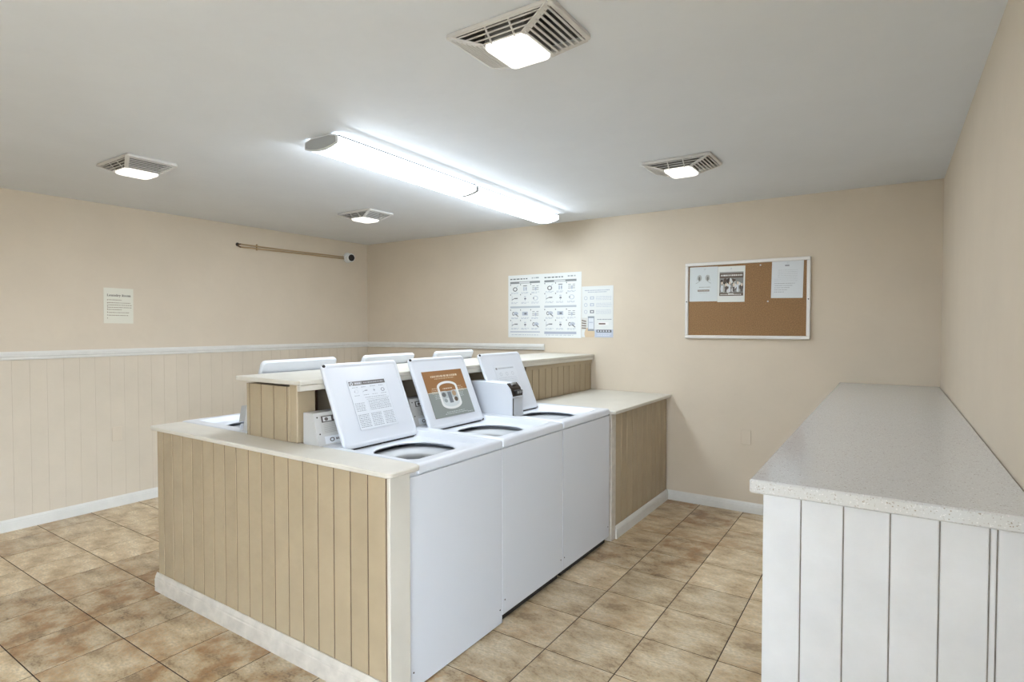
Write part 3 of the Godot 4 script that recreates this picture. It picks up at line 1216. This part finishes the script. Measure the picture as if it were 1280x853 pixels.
func island() -> void:
	# ---- end wall: boards, cap, baseboard
	var t := thing("island_end_wall", Vector3(2.77, 0, 3.16), "beige board-panelled end wall of the washer island with cream cap", "partition")
	var o := -t.position
	var s := mb()
	box(s, o + Vector3(1.872, 0, 3.105), o + Vector3(3.668, .892, 3.2), .002)
	obj("core", s, M.panel, t)
	s = mb()
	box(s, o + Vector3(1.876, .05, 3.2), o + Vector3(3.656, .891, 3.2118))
	obj("shade_backing", s, M.groove_shade, t)  # dark board whose colour paints the shade between planks
	var edges := [1.872]
	for k in 18:
		edges.append(1.94 + k * .10053)
	edges.append(3.668)
	planks(t, o + Vector3(0, .08, 3.215), Vector3.RIGHT, edges, .811, [M.panel, M.panel_b, M.panel], 0.0, .0075, .0031, .0014)
	s = mb()
	box(s, o + Vector3(3.656, 0, 3.106), o + Vector3(3.672, .891, 3.217), .003)
	obj("corner_post", s, M.cream, t)
	s = mb()
	sweep(s, profile(BASEBOARD, 1.15, 1.08), o + Vector3(1.86, 0, 3.2155), o + Vector3(3.686, 0, 3.2155), Vector3.BACK)
	obj("baseboard", s, M.trim_old, t)
	s = mb()
	sweep(s, profile(BASEBOARD, .9, .6), o + Vector3(3.6725, 0, 3.11), o + Vector3(3.6725, 0, 3.216), Vector3.RIGHT)
	obj("baseboard_return", s, M.trim, t)

	t = thing("ledge_cap", Vector3(2.76, .892, 3.147), "cream round-cornered board lying along the top of the panelled end wall", "ledge")
	o = -t.position
	s = mb()
	slab(s, o + Vector3(1.826, .893, 3.058), o + Vector3(3.692, .914, 3.237), .03, .004)
	obj("board", s, M.cream, t)

	# ---- pipe chase between the two rows
	t = thing("pipe_chase", Vector3(2.715, 0, 1.55), "beige panelled pipe chase with cream top between the washer rows", "partition")
	o = -t.position
	s = mb()
	box(s, o + Vector3(2.70, 0, .005), o + Vector3(2.73, 1.188, 2.98), .0)
	obj("core", s, M.panel, t)
	s = mb()
	box(s, o + Vector3(2.515, .9145, 2.985), o + Vector3(2.872, 1.176, 3.066), .002)
	obj("end_block", s, M.panel, t)
	s = mb()
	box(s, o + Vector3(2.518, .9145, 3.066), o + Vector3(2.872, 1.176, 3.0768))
	obj("shade_backing", s, M.groove_shade, t)
	planks(t, o + Vector3(0, .9145, 3.08), Vector3.RIGHT, [2.515, 2.541, 2.641, 2.744, 2.848, 2.872], .262, [M.panel, M.panel_b], 0.0, .007, .0031, .0014)
	s = mb()
	box(s, o + Vector3(2.873, .9145, 2.98), o + Vector3(2.932, 1.19, 3.083), .004)
	obj("corner_post", s, M.panel, t)
	s = mb()
	slab(s, o + Vector3(2.462, 1.190, .004), o + Vector3(2.985, 1.212, 3.105), .004, .003)
	obj("cap", s, M.cream, t)
	s = mb()
	box(s, o + Vector3(2.960, 1.163, .006), o + Vector3(2.984, 1.189, 3.103), .002)
	obj("fascia", s, M.cream, t)
	s = mb()
	box(s, o + Vector3(2.731, .6, .006), o + Vector3(2.938, 1.168, 1.135), .001)
	obj("side_core", s, M.panel, t)
	s = mb()
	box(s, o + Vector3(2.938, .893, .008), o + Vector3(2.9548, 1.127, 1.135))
	obj("shade_backing", s, M.groove_shade, t)
	edges = [.008]
	for k in 11:
		edges.append(.031 + k * .1003)
	edges.append(1.135)
	planks(t, o + Vector3(2.958, .893, 0), Vector3.BACK, edges, .276, [M.panel, M.panel_b], PI / 2, .007, .0031, .0014)
	s = mb()
	box(s, o + Vector3(2.9585, 1.132, .01), o + Vector3(2.964, 1.163, 1.135), .001)
	obj("top_batten", s, M.panel, t)
	# taps and hoses in the open part
	for zz in [2.62, 1.97]:
		for k in 2:
			s = mb()
			lathe(s, o + Vector3(2.731, 1.09, zz - k * .1), Vector3.RIGHT, [[0, .018], [.012, .018], [.014, .010], [.05, .010], [.052, .016], [.075, .016]], 12)
			var tap := obj("water_tap", s, M.steel, t)
			s = mb()
			tube(s, [o + Vector3(2.79, 1.085, zz - k * .1), o + Vector3(2.80, 1.0, zz - k * .1), o + Vector3(2.83, .9, zz - k * .11), o + Vector3(2.84, .7, zz - k * .12)], .011, 8)
			obj("hose", s, M.rubber, tap)
	s = mb()
	tube(s, [o + Vector3(2.76, .6, 2.86), o + Vector3(2.76, 1.188, 2.86)], .02, 10)
	obj("drain_pipe", s, M.copper, t)

	# ---- low counter behind the washers
	t = thing("low_counter", Vector3(3.31, 0, .58), "low beige panelled counter with cream top against the back wall", "counter")
	o = -t.position
	s = mb()
	box(s, o + Vector3(2.97, 0, .02), o + Vector3(3.646, .866, 1.09), .002)
	obj("body", s, M.panel, t)
	s = mb()
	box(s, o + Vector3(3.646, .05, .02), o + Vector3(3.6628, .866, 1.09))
	obj("shade_backing", s, M.groove_shade, t)
	edges = [.022]
	for k in 10:
		edges.append(.085 + k * .1003)
	edges.append(1.09)
	planks(t, o + Vector3(3.666, .07, 0), Vector3.BACK, edges, .798, [M.panel, M.panel_b], PI / 2, .0055, .0031, .0014)
	s = mb()
	box(s, o + Vector3(3.60, 0, 1.092), o + Vector3(3.669, .868, 1.166), .004)
	obj("corner_post", s, M.trim_old, t)
	s = mb()
	slab(s, o + Vector3(2.962, .870, .003), o + Vector3(3.702, .892, 1.178), .006, .003)
	obj("top", s, M.cream, t)
	s = mb()
	sweep(s, profile(BASEBOARD, 1.0, .95), o + Vector3(3.667, 0, .016), o + Vector3(3.667, 0, 1.1), Vector3.RIGHT)
	obj("baseboard", s, M.trim, t)

func bar_counter() -> void:
	var t := thing("bar_counter", Vector3(5.22, 0, 1.57), "tall white board-panelled counter with speckled quartz top along the right wall", "counter")
	var o := -t.position
	var s := mb()
	box(s, o + Vector3(4.968, 0, .02), o + Vector3(5.505, 1.022, 3.108), .002)
	obj("body", s, M.white_board, t)
	s = mb()
	box(s, o + Vector3(4.97, .0, 3.108), o + Vector3(5.503, 1.021, 3.1172))
	obj("shade_backing", s, M.groove_shade_grey, t)
	planks(t, o + Vector3(0, .0, 3.121), Vector3.RIGHT, [4.955, 5.046, 5.140, 5.236, 5.330, 5.418, 5.431, 5.503], 1.022, M.white_board, 0.0, .0032, .0037, .0012)
	var edges := []
	for k in 32:
		edges.append(.03 + k * .0995)
	planks(t, o + Vector3(4.955, 0, 0), Vector3.BACK, edges.filter(func(e): return e < 3.12), 1.022, M.white_board, -PI / 2, .004, .0125, .0035)
	s = mb()
	slab(s, o + Vector3(4.926, 1.024, .006), o + Vector3(5.508, 1.06, 3.146), .006, .004)
	obj("countertop", s, M.quartz, t)

func ceiling_lights() -> void:
	var turn := .03
	var c := Vector3(2.748, CEIL, 1.61)
	var d := Vector3(sin(turn), 0, cos(turn))
	strip_light(c + d * .611, turn, "lit white fluorescent wrap fixture, the nearer of the pair, with exposed grey end")
	strip_light(c - d * .611, turn, "lit white fluorescent wrap fixture, the farther of the pair, close to back wall")
	fan_light(FAN_X[1], FAN_Z[1], "louvred white ceiling vent with lit square lens, largest and nearest at top of photo")
	fan_light(FAN_X[1], FAN_Z[0], "louvred white ceiling vent with lit lens, above the corkboard side of the room")
	fan_light(FAN_X[0], FAN_Z[1], "louvred white ceiling vent with lit lens, above the left wall notice")
	fan_light(FAN_X[0], FAN_Z[0], "smallest louvred ceiling vent with lit lens, near the security camera corner")

func machines() -> void:
	var ins := {"w": .25, "h": .255, "x": .0, "y": .203, "m": print_mat(lid_instructions(), .35)}
	var pos := {"w": .355, "h": .28, "x": .0, "y": .197, "m": print_mat(lid_poster(), .35)}
	var fnt := {"w": .25, "h": .255, "x": .0, "y": .203, "m": print_mat(lid_faint(), .35)}
	# right row, fronts towards +x
	washer(Vector3(3.306, 0, 2.778), 0, .644, .596, -.023, "white washer beside the panelled end wall, open lid with printed instruction sheet", {"print": ins, "lift": .03, "panel_low": .006, "box_z": .31, "lid_z": -.01, "trim": true})
	washer(Vector3(3.306, 0, 2.148), 0, .612, .612, 0, "white washer with an orange and grey poster inside its open lid", {"print": pos, "lid_z": .012})
	washer(Vector3(3.306, 0, 1.512), 0, .652, .652, 0, "white washer with a coin box on top, next to the low counter", {"print": fnt, "coin_box": true, "coin_z": .245, "box_z": .1, "box_w": .3})
	# left row, backs to the chase
	washer(Vector3(2.136, 0, 2.717), PI, .65, .65, 0, "white washer behind the pipe chase, nearest to the panelled end wall, open lid edge showing", {"box_z": .0, "lid_w": .488, "box_w": .3})
	washer(Vector3(2.136, 0, 2.035), PI, .65, .65, 0, "white washer behind the pipe chase, middle of the three open lids showing", {"lid_w": .462})
	washer(Vector3(2.136, 0, 1.36), PI, .65, .65, 0, "white washer behind the pipe chase, farthest open lid, nearest the back wall", {"lid_w": .462})

func hang(called: String, s: SurfaceTool, m: Material, at: Vector3, turn: float, label: String, category: String, tilt := 0.0, group := "") -> MeshInstance3D:
	var o := obj(called, s, m)
	o.position = at
	o.rotation = Vector3(0, turn, tilt)
	tag(o, label, category, group)
	return o

func wall_things() -> void:
	# ---- left wall
	var n := hang("rules_notice", sheet(.214, .285), print_mat(rules(), .25), Vector3(.002, 1.631, 2.644), PI / 2, "small yellowed laundry room rules sheet on the left wall", "notice", -.01)
	var tm := TextMesh.new()
	tm.text = "Laundry Room"
	var f := SystemFont.new()
	f.font_names = PackedStringArray(["Droid Serif"])
	f.font_weight = 700
	tm.font = f
	tm.font_size = 32
	tm.pixel_size = .00072
	tm.depth = .0006
	var tx := inst("lettering", tm, M.dark_metal, n)
	tx.position = Vector3(.002, .083, .0016)
	# cable and camera
	var t := thing("security_camera", Vector3(.0, 2.255, .3), "small white security camera with black lens high in the left corner", "camera")
	var dir := Vector3(.95, -.08, .15).normalized()
	var s := mb()
	lathe(s, Vector3(0, 0, 0), Vector3.RIGHT, [[0, .058], [.018, .058], [.028, .05], [.032, .02]], 20)
	obj("mount", s, M.white_metal, t)
	s = mb()
	lathe(s, Vector3(.022, 0, 0), dir, [[0, .035], [.02, .046], [.05, .05], [.062, .046], [.064, .034]], 20)
	obj("body", s, M.white_metal, t)
	s = mb()
	lathe(s, Vector3(.022, 0, 0) + dir * .0635, dir, [[0, .038], [.004, .038], [.006, .028]], 20)
	obj("lens", s, M.rubber, t)
	t = thing("camera_cable", Vector3(.0, 2.255, .98), "pair of thin beige cable runs along the upper left wall to the camera", "cable")
	s = mb()
	tube(s, [Vector3(.012, .004, -.63), Vector3(.012, -.002, .2), Vector3(.012, .001, .62)], .0065, 8)
	obj("cable", s, M.conduit, t)
	s = mb()
	tube(s, [Vector3(.012, -.016, -.63), Vector3(.012, -.022, .2), Vector3(.012, -.026, .62)], .0065, 8)
	obj("cable", s, M.conduit, t)
	s = mb()
	var pts := []
	for k in 9:
		var a := PI * k / 8
		pts.append(Vector3(.012, -.0125 + .0135 * cos(a), .62 + .022 * sin(a)))
	tube(s, pts, .0065, 8)
	obj("loop", s, M.copper, t)
	s = mb()
	lathe(s, Vector3(0, -.004, .645), Vector3.RIGHT, [[0, .018], [.004, .018], [.005, .012]], 14)
	obj("wall_hole_ring", s, M.dark_metal, t)
	for z in [.45]:
		s = mb()
		box(s, Vector3(0, -.04, z - .004), Vector3(.021, .02, z + .004), .002)
		obj("clip", s, M.conduit, t)
	plate(Vector3(.0072, .593, 2.675), PI / 2, "beige painted-over blank wall plate on the left wainscot")
	# ---- back wall
	plate(Vector3(4.295, .592, .0), 0, "beige painted-over blank wall plate low on the back wall")
	hang("instruction_poster", sheet(.812, .613), print_mat(poster_steps(), .3), Vector3(2.447, 1.663, .002), 0, "large white two-column step-by-step instruction poster on the back wall", "poster")
	hang("phone_poster", sheet(.312, .465), print_mat(poster_app(), .3), Vector3(3.013, 1.598, .002), 0, "narrower white poster with a hand holding a phone, right of the big poster", "poster")
	# corkboard
	t = thing("corkboard", Vector3(4.274, 1.366, .002), "white-framed cork bulletin board on the back wall", "bulletin board")
	var W := .922
	var H := .615
	s = mb()
	box(s, Vector3(-W / 2 + .01, .01, 0), Vector3(W / 2 - .01, H - .01, .010))
	obj("cork_panel", s, M.cork, t)
	for q in [[-W / 2, 0, W / 2, .026], [-W / 2, H - .026, W / 2, H], [-W / 2, .0262, -W / 2 + .026, H - .0262], [W / 2 - .026, .0262, W / 2, H - .0262]]:
		s = mb()
		box(s, Vector3(q[0], q[1], 0), Vector3(q[2], q[3], .022), .004)
		obj("frame_side", s, M.frame, t)
	for z in [[-W / 2 + .013, .3], [W / 2 - .013, .3]]:
		s = mb()
		lathe(s, Vector3(z[0], z[1], .022), Vector3.BACK, [[0, .005], [.001, .004]], 8)
		obj("screw", s, M.dark_metal, t)
	var zp := .0135
	hang("hands_notice", sheet(.222, .279), print_mat(notice_hands(), .4), Vector3(3.959, 1.806, zp), 0, "white sheet with two small round pictures at the corkboard's left edge", "notice", -.01)
	hang("photo_flyer", sheet(.206, .283), print_mat(flyer_people(), .35), Vector3(4.174, 1.799, zp), 0, "flyer with a dark photo of people pinned on the corkboard", "flyer", -.012)
	hang("typed_letter", sheet(.217, .281), print_mat(letter(), .4), Vector3(4.577, 1.818, zp), 0, "white typed letter pinned at the corkboard's upper right", "letter", -.02)
	var pins := [[3.97, 1.925, "push pin at the top of the left corkboard sheet"], [4.175, 1.92, "push pin at the top of the photo flyer"], [4.58, 1.94, "push pin at the top of the typed letter"], [4.39, 1.935, "lone push pin on bare cork near the top frame"], [4.445, 1.655, "lone push pin on bare cork below the typed letter"]]
	for q in pins:
		s = mb()
		lathe(s, Vector3.ZERO, Vector3.BACK, [[0, .002], [.003, .002], [.0032, .005], [.007, .0042], [.010, .006], [.0115, .005]], 10)
		var p := obj("push_pin", s, M.steel_light)
		p.position = Vector3(q[0], q[1], .012 if q[0] > 4.3 and q[0] < 4.5 else .0145)
		tag(p, q[2], "push pin", "push pins on the corkboard")

func plate(at: Vector3, turn: float, label: String) -> void:
	var t := thing("wall_plate", at, label, "wall plate")
	t.rotation.y = turn
	var s := mb()
	box(s, Vector3(-.036, -.058, 0), Vector3(.036, .058, .006), .003)
	obj("plate", s, M.wall, t)
	for y in [-.03, .03]:
		s = mb()
		lathe(s, Vector3(0, y, .006), Vector3.BACK, [[0, .004], [.0012, .0034]], 8)
		obj("screw", s, M.wall, t)
